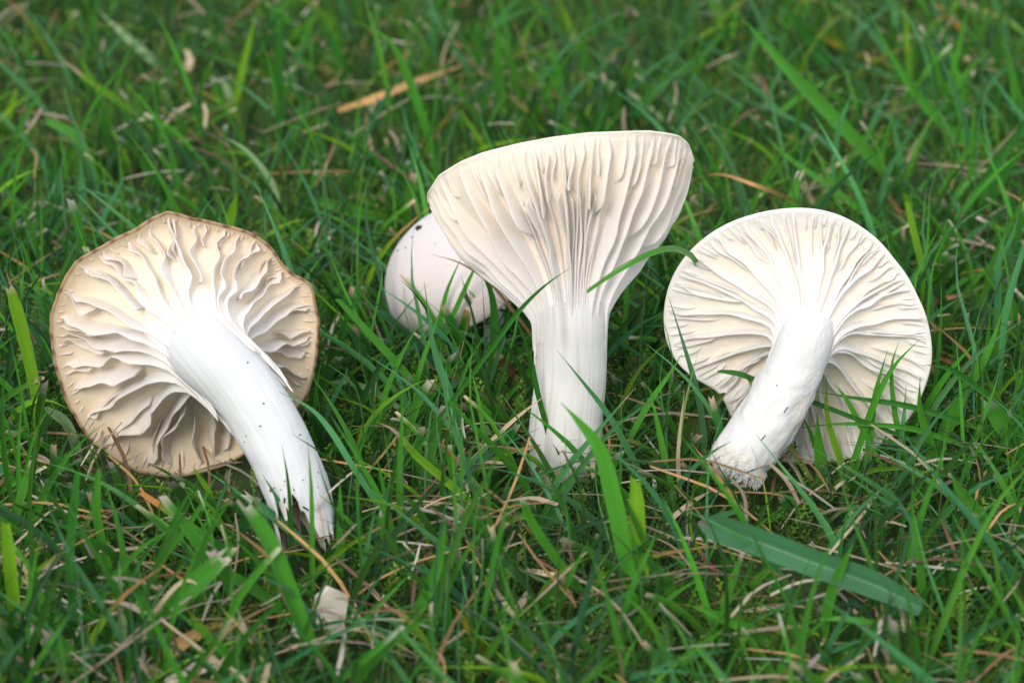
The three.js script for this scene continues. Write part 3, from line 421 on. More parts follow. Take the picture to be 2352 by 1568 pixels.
// tile, colour, width in tile pixels, points from foot to tip, options
const T = [
  ['A', 'l', 60, [[1380, 1110], [1000, 820], [620, 560], [380, 370]], { tip: ['s', 0.74] }], ['A', 'p', 58, [[1190, 560], [1000, 370], [820, 210], [650, 50]]], ['A', 'l', 52, [[1590, 800], [1650, 560], [1700, 330], [1770, 60]]],
  ['A', 'd', 55, [[385, 1560], [375, 1250], [380, 950]]], ['A', 'g', 70, [[740, 1450], [600, 1100], [520, 940], [300, 820]]], ['A', 'd', 60, [[800, 1200], [740, 950], [690, 750], [640, 600]]], ['A', 'l', 40, [[850, 1200], [875, 1130], [800, 950], [740, 820]]],
  ['A', 'd', 45, [[1060, 1250], [1075, 800], [1070, 580]]], ['A', 'l', 70, [[1530, 1800], [1590, 1480], [1637, 1315]]], ['P', 'p', 13, [[640, 545], [632, 440], [605, 390], [560, 340], [508, 312]]], ['A', 'l', 60, [[0, 950], [60, 760], [130, 570]]],
  ['A', 'b', 50, [[240, 1680], [150, 1460], [90, 1370], [0, 1265]]], ['A', 's', 55, [[1280, 500], [1305, 420], [1235, 310]], { lie: 6 }], ['A', 's', 42, [[1260, 1260], [1400, 1110]], { lie: 7 }], ['A', 'p', 55, [[1590, 760], [1570, 640], [1540, 570], [1460, 525]]],
  ['A', 'b', 58, [[575, 1560], [560, 1280], [550, 1060]]], ['A', 'b', 50, [[425, 1560], [410, 1300], [410, 1130]]], ['A', 'd', 55, [[1500, 900], [1300, 790], [1090, 710]]], ['A', 'p', 45, [[1650, 330], [1450, 240], [1250, 180]]], ['A', 'g', 60, [[270, 560], [210, 400], [150, 250]]],
  ['A', 'b', 60, [[260, 1300], [120, 1150], [0, 1040]]], ['A', 'g', 50, [[1060, 1300], [1000, 1180], [940, 1050]]],
  ['B', 'g', 58, [[1245, 1250], [1190, 950], [1090, 650], [1000, 420], [900, 260], [640, 130]]], ['B', 't', 50, [[560, 760], [800, 680], [1100, 560], [1300, 490], [1500, 430]], { lie: 12 }], ['B', 'd', 62, [[690, 690], [590, 450], [510, 250], [400, 20]]],
  ['B', 'b', 62, [[1060, 1430], [1090, 1100], [1090, 840]]], ['B', 'g', 42, [[1640, 970], [1480, 740], [1320, 530]]], ['B', 'l', 34, [[1640, 1120], [1500, 900], [1380, 730]]], ['B', 'p', 60, [[1500, 240], [1250, 130], [1080, 50]]], ['B', 'b', 45, [[1250, 470], [1210, 200], [1210, 0]]],
  ['B', 'd', 65, [[1545, 660], [1530, 350], [1490, 80]]], ['B', 'g', 80, [[1740, 900], [1670, 500], [1660, 100]]], ['B', 'l', 42, [[990, 1560], [830, 1430], [685, 1345]]], ['B', 'l', 30, [[915, 1640], [930, 1345]]], ['B', 'g', 85, [[900, 1510], [560, 1420], [270, 1330]], { lie: 9 }],
  ['B', 's', 32, [[850, 1180], [790, 1020], [780, 910]]], ['B', 's', 28, [[1640, 870], [1610, 630]]], ['B', 'g', 48, [[130, 970], [260, 850], [390, 680]]], ['B', 'd', 65, [[190, 900], [150, 400], [200, 0]]], ['B', 'p', 50, [[800, 830], [780, 720], [720, 650]]],
  ['B', 'd', 55, [[800, 620], [830, 400], [900, 280]]], ['B', 'g', 45, [[1230, 1090], [1300, 980], [1390, 840]]],
  ['E', 'g', 92, [[930, 1330], [620, 980], [300, 650], [0, 320], [-192, 105]]], ['E', 'g', 64, [[1580, 1130], [1300, 930], [1050, 680], [850, 380], [665, -10]]], ['E', 'g', 45, [[900, 1640], [450, 1300], [150, 1090], [-51, 912]]], ['E', 'b', 42, [[750, 1590], [820, 1200], [900, 1050], [1110, 690]]],
  ['E', 'b', 38, [[430, 1450], [490, 880], [600, 605]]], ['E', 'g', 42, [[-150, 1000], [100, 760], [300, 610], [595, 478]]], ['E', 'b', 34, [[960, 1300], [890, 950], [820, 725]]], ['E', 'd', 45, [[640, 980], [640, 700], [690, 420]]], ['E', 'g', 34, [[1450, 1600], [1400, 1200], [1425, 745]]],
  ['E', 'd', 75, [[1330, 1640], [1560, 1150], [1740, 900], [1850, 700]]], ['E', 'd', 70, [[1400, 1640], [1600, 1250], [1800, 950]]], ['E', 'y', 48, [[860, 460], [560, 350], [280, 200]]], ['E', 'd', 42, [[1545, 760], [1585, 400], [1625, 60]]], ['E', 'g', 42, [[1190, 780], [1310, 350], [1400, -20]]],
  ['E', 'l', 36, [[990, 650], [960, 300], [940, -20]]], ['E', 'g', 38, [[1560, 1070], [1300, 780], [1145, 470]]], ['E', 's', 28, [[280, 1290], [480, 1130], [742, 982]]], ['E', 's', 32, [[340, 1440], [260, 1290], [243, 1075]]], ['E', 's', 32, [[880, 1230], [990, 1050], [1130, 800]]],
  ['Q', 't', 18, [[1340, 950], [1220, 890], [1100, 845], [950, 800], [790, 835]], { lie: 26 }], ['E', 'n', 22, [[955, 1590], [890, 1430], [788, 1308]]], ['E', 'g', 52, [[1190, 1640], [1300, 1350], [1400, 1230], [1565, 1130]], { tip: ['w', 0.84] }], ['E', 'd', 28, [[1820, 280], [1680, 90], [1600, 0]]],
  ['E', 'p', 45, [[1763, 195], [1500, 110], [1250, -10]]], ['E', 'o', 45, [[1340, 215], [1250, 120], [1155, 15]]], ['E', 'l', 58, [[1800, 310], [1555, 240]], { tip: ['w', 0.9] }], ['E', 's', 34, [[1200, 370], [1450, 410], [1700, 430]], { lie: 8 }], ['E', 'l', 40, [[1010, 1600], [948, 1335]]],
  ['E', 'l', 58, [[1160, 1620], [1075, 1375]]], ['E', 'g', 40, [[1195, 1620], [1160, 1355]]], ['Q', 'p', 22, [[790, 640], [600, 470], [470, 390], [300, 322]]], ['Q', 'l', 24, [[320, 640], [350, 450], [362, 335]]], ['Q', 'g', 30, [[800, 620], [850, 450], [930, 345]]], ['Q', 'g', 34, [[240, 610], [210, 350], [150, 180]]],
  ['Q', 'l', 44, [[340, 320], [270, 150], [220, -10]]], ['Q', 'g', 36, [[90, 560], [40, 400], [0, 300], [-60, 120]]], ['E', 't', 45, [[1340, 745], [1510, 685]], { lie: 10 }], ['Q', 'd', 44, [[480, 640], [640, 430], [850, 270], [1000, 130]]], ['Q', 'd', 60, [[1500, 390], [1380, 200], [1230, -10]]],
  ['Q', 's', 22, [[930, 860], [960, 720], [980, 600]]], ['Q', 'g', 26, [[770, 600], [740, 450], [735, 350]]],
  ['F', 'l', 48, [[1175, 745], [1100, 500], [1060, 250], [1000, 0], [955, -190]]], ['F', 'g', 95, [[1180, 1500], [1340, 1150], [1520, 850], [1640, 500]], { near: 6 }], ['F', 'g', 115, [[1800, 850], [1640, 500], [1505, 240]]], ['F', 'b', 42, [[1560, 420], [1510, 320], [1400, 230], [1285, 162]]],
  ['F', 'g', 125, [[1830, 1640], [1640, 1380], [1510, 1195]], { near: 8, tip: ['p', 0.9], blunt: 1 }], ['F', 'g', 52, [[690, 1590], [740, 1150], [825, 845]]], ['F', 'g', 46, [[600, 1590], [760, 1150], [880, 940], [1055, 762]]], ['F', 'g', 42, [[940, 1540], [880, 1300], [855, 950], [905, 780]]], ['F', 'l', 48, [[500, 1600], [410, 1300], [405, 1000]]],
  ['F', 'g', 38, [[640, 1360], [540, 1180], [455, 1065]]], ['F', 'b', 34, [[930, 1380], [955, 1072]]], ['F', 'd', 40, [[1020, 1240], [650, 1180], [340, 1130]]], ['F', 'g', 70, [[1120, 1480], [1050, 1250], [1050, 1020]], { near: 10 }], ['F', 'g', 38, [[1060, 1400], [900, 1370], [500, 1350], [160, 1385]]],
  ['F', 'n', 36, [[1400, 980], [1250, 920], [1110, 865]], { lie: 7 }], ['F', 'b', 42, [[1000, 500], [1200, 340], [1390, 235]]], ['F', 'n', 30, [[1060, 545], [1250, 480], [1480, 455]], { lie: 8 }], ['F', 'b', 46, [[1540, 920], [1580, 600], [1600, 200], [1650, 0]]], ['F', 'b', 46, [[1590, 1230], [1640, 600], [1763, 150], [1800, 60]]],
  ['F', 'g', 95, [[380, 1720], [350, 1480], [340, 1270]], { near: 6 }], ['F', 'g', 34, [[330, 1520], [290, 1400], [205, 1240]]], ['F', 'g', 46, [[1150, 420], [1200, 100], [1230, -60]]], ['F', 'd', 60, [[1600, 1500], [1480, 1200], [1510, 850], [1540, 500]]], ['F', 'l', 30, [[1763, 1070], [1610, 960]], { tip: ['y', 0.6] }],
  ['F', 's', 30, [[1380, 1560], [1330, 1480], [1265, 1400]]], ['F', 'd', 42, [[1420, 1080], [1250, 970], [1065, 940]]],
  ['R', 'g', 27, [[830, 1440], [720, 1260], [600, 1080], [500, 900]], { mid: 't' }], ['R', 'g', 22, [[880, 1520], [620, 1340], [480, 1240], [360, 1215]]], ['R', 'g', 21, [[850, 1500], [560, 1360], [400, 1310], [160, 1310]]], ['R', 'b', 20, [[800, 1450], [620, 1390], [430, 1310], [250, 1265]], { tip: ['s', 0.94] }], ['R', 'g', 23, [[150, 1480], [160, 1200], [190, 1020], [248, 795]], { mid: 's' }],
  ['R', 'd', 25, [[600, 945], [460, 890], [360, 875]], { near: 4 }], ['R', 't', 25, [[480, 1600], [340, 1390], [218, 1238]], { near: 2 }], ['R', 'm', 105, [[195, 1290], [230, 1170], [300, 1060], [390, 985]], { lens: 1, leaf: 'oval' }],
  ['D', 'd', 44, [[545, 1170], [570, 800], [660, 550], [862, 265]]], ['D', 'g', 52, [[1480, 1600], [1250, 1290], [1000, 970], [800, 750], [565, 495]]], ['D', 'b', 38, [[880, 1110], [760, 900], [640, 700], [552, 568]]], ['D', 'g', 38, [[770, 1590], [880, 1170], [1000, 880], [1165, 585]]],
  ['D', 'b', 58, [[1480, 1600], [1340, 1170], [1230, 850], [1157, 370]]], ['D', 'p', 40, [[1110, 1330], [880, 1170], [700, 1080], [520, 1060], [375, 1115]]], ['D', 'b', 42, [[670, 1650], [500, 1380], [370, 1240], [150, 1128]]], ['D', 'b', 36, [[700, 1620], [590, 1420], [505, 1275]]], ['D', 'g', 34, [[980, 1590], [1010, 1080]]],
  ['D', 'g', 46, [[1150, 780], [1120, 600], [1055, 395]], { blunt: 1 }], ['D', 'd', 46, [[1763, 800], [1450, 680], [1145, 540]]], ['D', 'd', 38, [[1600, 590], [1400, 500], [1175, 398]], { near: 5 }], ['D', 'd', 56, [[1600, 1280], [1640, 800], [1620, 450], [1510, 235]]], ['D', 'g', 38, [[1250, 780], [1310, 450], [1432, 165]]],
  ['D', 'g', 56, [[1360, 990], [1410, 780], [1450, 555]], { tip: ['t', 0.86], blunt: 1 }], ['D', 'n', 22, [[1760, 560], [1600, 370], [1400, 240], [1190, 180]], { near: 6 }], ['D', 'n', 24, [[375, 480], [462, 250]]], ['D', 'y', 85, [[670, 1510], [720, 1420], [800, 1330]], { lens: 1, leaf: 'yellow' }],
  ['D', 'n', 60, [[1780, 1000], [1680, 900], [1585, 830]], { lie: 12 }], ['D', 'n', 18, [[920, 990], [830, 700], [690, 330]]], ['D', 'b', 66, [[770, 1260], [700, 1120], [630, 950]]], ['D', 'd', 46, [[965, 740], [930, 400], [890, 300]]], ['D', 'g', 42, [[1200, 1590], [1190, 1250], [1175, 1010]]], ['D', 'g', 34, [[1350, 620], [1480, 330], [1530, 230]]],
  ['D', 'l', 46, [[1290, 940], [1200, 870], [1100, 730]]], ['D', 'g', 50, [[690, 1560], [850, 1290], [1080, 1060], [1300, 960]], { lie: 9 }], ['D', 'l', 36, [[720, 870], [600, 780], [435, 680]]], ['D', 'g', 46, [[1760, 1500], [1620, 1300], [1485, 1140]]], ['D', 'p', 52, [[1620, 1568], [1570, 1350], [1505, 1195]]],
  ['G', 'l', 52, [[1800, 1100], [1500, 800], [1300, 620], [1100, 450], [1000, 330], [930, 265], [830, 220]], { tip: ['s', 0.66] }], ['G', 'd', 38, [[240, 1190], [240, 900], [215, 600], [178, 385]], { near: 3 }], ['L', 'b', 55, [[1990, 500], [1760, 300], [1555, 140]], { tip: ['w', 0.93], blunt: 1, near: 4 }], ['G', 'b', 40, [[240, 990], [150, 760], [42, 582]], { near: 4 }],
  ['G', 'g', 38, [[390, 1600], [385, 1100], [380, 700], [352, 320]]], ['G', 'g', 54, [[580, 1370], [580, 950], [575, 585]]], ['G', 'd', 75, [[640, 1390], [690, 1050], [732, 845]]], ['G', 'g', 46, [[1010, 1310], [900, 870], [760, 570], [507, 168]]], ['G', 'b', 46, [[690, 1510], [740, 1200], [835, 755]]], ['G', 'g', 42, [[1005, 1180], [985, 700], [1000, 300], [1012, -10]]],
  ['L', 'g', 105, [[2060, 1343], [1900, 900], [1720, 450], [1555, 200]], { tip: ['w', 0.93], blunt: 1 }], ['G', 'g', 34, [[950, 1010], [880, 700], [833, 455]]], ['G', 'd', 38, [[1130, 790], [1100, 600], [1085, 465]]], ['G', 'g', 34, [[570, 975], [480, 870], [400, 768]], { tip: ['o', 0.85], near: 3 }], ['G', 'b', 44, [[1400, 1440], [1500, 1200], [1545, 945]]],
  ['H', 'b', 46, [[180, 980], [320, 620], [560, 320], [850, -15]], { tip: ['s', 0.9] }], ['G', 'g', 66, [[1100, 1568], [1250, 1250], [1300, 1060]]], ['G', 'g', 38, [[780, 1510], [900, 1390], [1075, 1265]]], ['G', 'g', 48, [[900, 1320], [880, 1000], [860, 840]], { tip: ['w', 0.92], blunt: 1 }], ['G', 'g', 56, [[1400, 930], [1360, 600], [1325, 370]], { tip: ['w', 0.92], blunt: 1 }],
  ['S', 'd', 20, [[750, 1440], [700, 1250], [650, 1050], [640, 978]], { near: 6 }], ['S', 'b', 24, [[1080, 1450], [940, 1180], [840, 1050], [733, 918]], { near: 5 }], ['H', 'g', 115, [[860, 1640], [790, 1200], [700, 750], [600, 400], [460, 220], [340, 90]]], ['H', 'l', 105, [[920, 1620], [870, 1000], [850, 620]]], ['H', 'g', 85, [[1250, 1620], [1000, 1250], [820, 1030]]],
  ['H', 'g', 60, [[640, 1590], [330, 1200], [130, 900], [70, 750]], { tip: ['w', 0.93], blunt: 1 }], ['H', 'g', 46, [[1140, 800], [1060, 500], [1000, 220], [945, -10]]], ['H', 's', 28, [[1165, 790], [1145, 450], [1190, -10]]], ['H', 'd', 62, [[1330, 520], [1000, 500], [600, 450], [400, 415], [135, 410]], { lie: 5 }], ['H', 's', 34, [[1030, 950], [1200, 800], [1450, 655]], { lie: 6 }],
  ['H', 'b', 30, [[990, 850], [985, 700], [980, 620]], { tip: ['w', 0.75], blunt: 1 }], ['H', 'b', 40, [[110, 810], [280, 685]], { lie: 6 }], ['H', 'r', 38, [[500, 1270], [420, 1140], [330, 1020]], { tip: ['w', 0.8], blunt: 1 }], ['H', 'm', 85, [[250, 710], [150, 520], [85, 395]], { blunt: 1 }], ['H', 'r', 26, [[1440, 1400], [1370, 1210], [1260, 1060], [1230, 940], [1258, 595]], { tip: ['l', 0.4] }],
  ['S', 'd', 20, [[470, 920], [580, 770], [680, 670], [786, 594]], { near: 9 }], ['S', 'g', 22, [[1340, 760], [1290, 600], [1225, 530], [1120, 530], [980, 600], [848, 690]], { zs: [-0.014, 0.017] }], ['S', 's', 16, [[540, 1210], [700, 1083]], { near: 2 }], ['S', 'n', 16, [[715, 1300], [800, 1190]], { near: 3 }],
  ['L', 'l', 80, [[110, 1090], [70, 700], [30, 315]]], ['L', 'g', 34, [[-20, 420], [60, 270], [170, 205], [335, 185]]], ['L', 'd', 54, [[500, 1210], [440, 600], [460, 300], [490, 10]]], ['L', 'g', 54, [[730, 820], [660, 500], [610, 250], [625, -10]]], ['L', 'd', 44, [[850, 490], [760, 330], [658, 175]]],
  ['L', 'g', 70, [[1920, 1000], [1640, 760], [1370, 600], [1220, 400], [1040, 165]], { tip: ['w', 0.95], blunt: 1 }], ['L', 'g', 50, [[1780, 650], [1400, 470], [1150, 300], [885, 125]], { tip: ['o', 0.8] }], ['L', 'g', 48, [[890, 880], [1030, 560], [1250, 260], [1390, -10]]], ['L', 'l', 34, [[1440, 460], [1340, 150], [1240, -10]]],
  ['L', 'g', 135, [[770, 1210], [950, 1000], [1200, 750], [1440, 530]], { tip: ['w', 0.95], blunt: 1, cols: 8 }], ['L', 'g', 145, [[640, 1360], [450, 1200], [270, 1030]], { tip: ['w', 0.88], blunt: 1, cols: 8 }], ['L', 'g', 105, [[450, 1290], [200, 1120], [-30, 1010]], { cols: 6 }], ['L', 'g', 34, [[690, 565], [850, 520], [1025, 488]], { tip: ['s', 0.95] }], ['L', 'p', 58, [[790, 1210], [770, 900], [755, 560]]],
  ['L', 's', 62, [[130, 690], [300, 600], [430, 420]], { lie: 7 }], ['L', 's', 28, [[900, 1310], [930, 1000], [1050, 800], [1180, 690], [1270, 730], [1345, 890]]], ['L', 't', 90, [[960, 1290], [1100, 1130], [1300, 1010], [1650, 850]], { lie: 6, cols: 6 }], ['L', 'w', 85, [[1050, 1340], [1300, 1230], [1390, 1180]], { lie: 6, blunt: 1 }], ['L', 'l', 58, [[1660, 1300], [1580, 1080], [1490, 820]], { tip: ['w', 0.6] }],
  ['L', 'p', 48, [[1080, 1360], [1060, 1070]], { tip: ['w', 0.9], blunt: 1 }], ['L', 'l', 56, [[1450, 1260], [1300, 1020], [1175, 850]]], ['L', 'b', 44, [[830, 1350], [650, 1240], [445, 1215]]], ['L', 'b', 42, [[510, 1030], [380, 900], [130, 830]]], ['L', 'g', 38, [[720, 930], [400, 930], [0, 980]], { lie: 9 }], ['L', 'a', 48, [[600, 550], [500, 430], [400, 330], [250, 240]], { lie: 6 }],
  ['K', 'l', 92, [[250, 1640], [260, 1250], [190, 880], [110, 560], [70, 430]], { tip: ['s', 0.965], blunt: 1 }], ['K', 'n', 14, [[90, 440], [55, 350], [25, 265]], { near: 0, lift: 1 }], ['K', 'p', 66, [[540, 1640], [510, 1480], [440, 1330], [320, 1250]]], ['K', 'b', 55, [[420, 560], [330, 320], [230, 120], [160, -20]]], ['K', 'g', 46, [[330, 760], [270, 500], [200, 250], [120, 30]]], ['K', 'l', 44, [[400, 590], [290, 500], [165, 455]]],
  ['M', 'g', 48, [[20, 1160], [250, 920], [535, 635]]], ['M', 'g', 76, [[330, 1170], [600, 830], [720, 500], [745, 290]]], ['M', 'g', 115, [[1110, 1380], [1200, 1200], [1275, 1040]], { tip: ['p', 0.93], blunt: 1 }], ['M', 'y', 56, [[1060, 1260], [900, 1000], [800, 850]]], ['M', 'd', 56, [[795, 1240], [760, 900], [740, 590]]], ['M', 's', 34, [[1230, 990], [1100, 800], [1035, 715]], { lie: 6 }],
  ['M', 's', 46, [[1190, 885], [1295, 750]], { lie: 8, blunt: 1 }], ['M', 's', 34, [[1175, 670], [1210, 560], [1232, 445]]], ['M', 's', 30, [[850, 670], [980, 690], [1035, 770]], { lie: 7 }], ['M', 's', 36, [[1250, 620], [1450, 660], [1700, 720]], { lie: 6 }], ['M', 's', 30, [[230, 700], [400, 890]], { lie: 6 }],
  ['N', 'k', 170, [[1700, 872], [1400, 725], [1000, 580], [600, 430], [265, 322]], { cols: 10, round: 1, tip: ['a', 0.965], slope: [12, 20], broad: 1 }], ['N', 'g', 85, [[920, 1230], [650, 1040], [400, 920], [190, 845]]], ['N', 'g', 66, [[1060, 1220], [1100, 850], [1200, 580], [1275, 440]]], ['N', 'p', 72, [[1870, 1290], [2000, 1090], [2140, 985]]], ['N', 'b', 56, [[2250, 1310], [1900, 1260], [1650, 1210]], { tip: ['w', 0.86], blunt: 1 }],
  ['N', 'g', 105, [[2400, 660], [2150, 380], [1950, 130], [1880, 0]]], ['N', 'g', 85, [[2380, 860], [2100, 650], [1815, 535]]], ['N', 'g', 56, [[1710, 1000], [1690, 600], [1650, 290]]], ['N', 'g', 85, [[1120, 1240], [1300, 1100], [1460, 990]]], ['N', 'g', 76, [[50, 1310], [250, 1150], [440, 995]]], ['N', 'g', 46, [[1485, 1060], [1480, 745]]], ['N', 's', 32, [[550, 890], [885, 850]], { lie: 6 }],
  ['N', 'g', 42, [[1600, 1010], [1300, 950], [1100, 940], [870, 990]], { lie: 9 }], ['N', 's', 50, [[1240, 250], [1330, 400]], { lie: 6 }], ['N', 's', 44, [[2240, 500], [2300, 300], [2352, 200]], {}], ['N', 'd', 60, [[2220, 420], [2130, 250], [2140, 0]]],
];
const near3 = [[430, 'the tan mushroom'], [1290, 'the upright mushroom'], [1860, 'the tipped mushroom']];
const words = { g: 'fresh green', d: 'dark green', b: 'bluish green', l: 'bright lime green', p: 'pale green', y: 'yellow', s: 'dry straw-coloured', t: 'dry tan', n: 'withered brown', o: 'orange-brown', w: 'bleached', r: 'reddish', a: 'withered grey', m: 'dull olive', k: 'grey-green' };
const dead = new Set(['s', 't', 'n', 'o', 'w', 'a']);
T.forEach(([tile, key, w, pts, o = {}], i) => {
  const [x0, y0, k] = TILE[tile], px = pts.map(([u, v]) => [(x0 + u * k) / 1.06122, (y0 + v * k) / 1.06122]), R = rng(1000 + i);
  let world;
  if (o.slope) world = px.map(([x, y], q) => onGround(x, y, lerp(o.slope[0], o.slope[1], q / (px.length - 1)) * 0.001));
  else if (o.lie) world = px.map(([x, y], q) => onGround(x, y, o.lie * 0.001 * (0.55 + 0.45 * Math.sin(Math.PI * q / (px.length - 1)))));
  else {
    const foot = onGround(px[0][0], px[0][1], o.lift ? 0.02 : 0), n0 = px.length - 1, z = BEHIND.has(tile) ? foot.z : FRONT.reduce((a, [q, f]) => [px[n0], px[Math.ceil(n0 / 2)], [(px[n0][0] + px[n0 - 1][0]) / 2, (px[n0][1] + px[n0 - 1][1]) / 2]].some(([x, y]) => inside(q, x, y)) ? Math.max(a, f) : a, foot.z + (o.near ?? 0) * 0.001), lean = (R() - 0.5) * 0.008, n = px.length - 1;
    world = px.map(([x, y], q) => onPlane(x, y, V(0, 0, o.zs ? lerp(o.zs[0], o.zs[1], smooth(0, 0.7, q / n)) : z + lean * q / n), V(0, 0, 1)));
    const b = world[0]; if (b.y > 0.001) { const m = Math.max(0.35, (world[1].y - b.y) / Math.max(1e-5, Math.abs(world[1].x - b.x))); world.unshift(V(b.x + Math.sign(b.x - world[1].x) * b.y / m, -0.001, b.z)); }
  }
  const d = depthOf(world[0]), width = w * k / 1.06122 * mmpx(d), isDead = dead.has(key), wide = w * k > 32;
  const g = leafGeometry(world, { width: width * 1.06, twist: (R() - 0.5) * (o.cols || o.lens ? 0.3 : 0.9), turn: o.cols ? 0.1 : (R() - 0.5) * 0.5, fold: isDead ? 0.25 : o.round ? 0.5 : o.cols ? 0.28 : 0.3 + 0.5 * R(), cols: o.cols ?? (wide ? 4 : 2), color: sc(COL[key], 1.0 + 0.3 * R()), tipColor: o.tip && COL[o.tip[0]], tipFrom: o.tip?.[1], blunt: o.blunt || (!isDead && !o.lens && !o.round && R() < 0.12), lens: o.lens, round: o.round, mid: o.mid && COL[o.mid], seed: i + 3, seg: o.round ? 28 : 14 });
  const nm = o.leaf ? 'fallen_leaf' : isDead ? 'dry_straw' : 'grass_blade', mesh = obj(nm, g, isDead ? M.straw : M.leaf);
  const [cx, cy] = px[Math.floor(px.length / 2)], nb = near3.reduce((a, b) => Math.abs(b[0] - cx) < Math.abs(a[0] - cx) ? b : a)[1];
  const where = cy < 430 ? 'far behind ' + nb : cy < 700 ? 'just behind ' + nb : cy < 1120 ? 'beside ' + nb : 'in front of ' + nb;
  const first = world[0], last = world[world.length - 1], rise = (last.y - first.y) / first.distanceTo(last), bend = world.reduce((a, p, q) => a + (q ? p.distanceTo(world[q - 1]) : 0), 0), long = bend > 0.034 ? 'long ' : bend < 0.015 ? 'short ' : '';
  const tip = o.tip ? (o.tip[0] === 'o' ? ', orange tip,' : ', bleached tip,') : '', lies = o.lie ? 'lying ' : bend > 1.12 * first.distanceTo(last) ? 'arching ' : rise > 0.9 ? 'upright ' : rise > 0.6 ? 'slanting ' : 'leaning low ';
  let label = `${long}${wide ? 'broad' : 'narrow'} ${words[key]} ${isDead ? 'straw' : 'grass blade'}${tip} ${lies}${where}`, cat = isDead ? 'dry straw' : 'grass blade';
  if (o.leaf) { label = o.leaf === 'oval' ? 'hairy oval dull green leaf standing by the tipped white mushroom' : 'small yellow fallen leaf between the tan-edged and upright mushrooms'; cat = 'leaf'; }
  if (o.broad) label = 'broadest blue-green blade with purplish blunt tip, slanting before the tipped white mushroom';
  tag(mesh, label, cat, isDead ? 'dry straws in the turf' : o.leaf ? undefined : 'grass blades standing out from the turf');
});

// turf: blades nobody could count
function variant(len, lean, curl, width, color, tipColor, tipFrom, blunt, seed, fold) {
  const pts = [0, 0.25, 0.5, 0.75, 1].map((t) => V(len * (lean * t + curl * t * t), len * (t - 0.35 * (lean + curl) * t * t), len * 0.06 * noise(t * 3, seed)));
  return leafGeometry(pts, { width, face: V(0, 0, 1), turn: 0.6 * noise(seed * 3.3), fold, color, tipColor, tipFrom, blunt, seed, seg: 7 });
}
const kinds = [
  [0.036, 0.08, 0.18, 0.0013, COL.g, null, 1, false, 16], [0.042, 0.16, 0.22, 0.0014, COL.g, null, 1, false, 14], [0.026, 0.5, 0.2, 0.0012, COL.g, COL.w, 0.95, true, 9], [0.030, 0.05, 0.5, 0.0011, COL.d, null, 1, false, 12], [0.042, 0.2, 0.3, 0.0015, COL.b, null, 1, false, 14],
  [0.022, 0.3, 0.1, 0.0018, COL.d, COL.s, 0.93, true, 8], [0.034, 0.5, 0.35, 0.0012, COL.b, null, 1, false, 10], [0.028, 0.2, 0.8, 0.0012, COL.l, null, 1, false, 6], [0.024, 0.1, 0.15, 0.0024, COL.g, COL.w, 0.94, true, 5], [0.03, 0.4, 0.4, 0.0012, COL.l, COL.t, 0.6, false, 4], [0.016, 0.4, 0.3, 0.0011, COL.g, null, 1, false, 18],
];
function scatter(n, R, { x = [-0.22, 0.22], z = [-0.5, 0.19] }, test) { const out = []; for (let i = 0; i < n; i++) { const p = V(lerp(x[0], x[1], R()), 0, lerp(z[0], z[1], R())); if (test(p)) out.push(p); } return out; }
const Q4 = new THREE.Quaternion(), MX = new THREE.Matrix4();
function instanced(name, geo, mat, list, parent) {
  const m = new THREE.InstancedMesh(geo, mat, list.length); m.name = name; m.castShadow = m.receiveShadow = true; m.userData.kind = 'stuff';
  list.forEach(({ p, q, s, c }, i) => { m.setMatrixAt(i, MX.compose(p, q, s)); m.setColorAt(i, c); }); parent.add(m); return m;
}
{
  const root = thing('lawn_grass', 'dense short green lawn grass covering the ground', 'grass'); root.userData.kind = 'stuff';
  const share = kinds.reduce((a, k) => a + k[8], 0), R = rng(77);
  kinds.forEach((k, i) => {
    const geo = variant(...k.slice(0, 8), i + 1, 0.35 + 0.1 * (i % 4)), list = [];
    const add = (p, tall) => {
      const yaw = R() * Math.PI * 2, s = (R() < (p.z > -0.06 ? 0.34 : 0.22) ? 0.75 + 0.35 * R() : 0.34 + 0.38 * R()) * tall, q = new THREE.Quaternion().setFromEuler(new THREE.Euler((R() - 0.5) * 0.5, yaw, (R() - 0.5) * 0.5));
      for (const t of [0.35, 0.7, 1]) { const e = V(k[0] * (k[1] * t + k[2] * t * t), k[0] * t * (1 - 0.35 * (k[1] + k[2]) * t), 0).multiplyScalar(s).applyQuaternion(q).add(p); if (blocked(e)) return; }
      const l = 0.35 + 1.2 * R() ** 1.2; list.push({ p: p.clone().setY(-0.001), q, s: V(0.6 + 0.4 * R(), s, s), c: new THREE.Color(l * (0.85 + 0.4 * R()), l, l * (0.8 + 0.5 * R())) });
    };
    for (const p of scatter(Math.round(17000 * k[8] / share), R, {}, (p) => 0.62 + 0.5 * noise(p.x * 45, p.z * 45, 3) > R() * 0.75)) add(p, 1);
    for (const p of scatter(Math.round(4500 * k[8] / share), R, { x: [-0.16, 0.16], z: [-0.1, 0.14] }, () => true)) add(p, 0.95);
    for (const p of scatter(Math.round(26000 * k[8] / share), R, { x: [-1.1, 1.1], z: [-2.0, 0.3] }, (p) => Math.abs(p.x) > 0.22 || p.z < -0.5)) add(p, 1);
    instanced('blade', geo, M.leaf, list, root);
  });
}
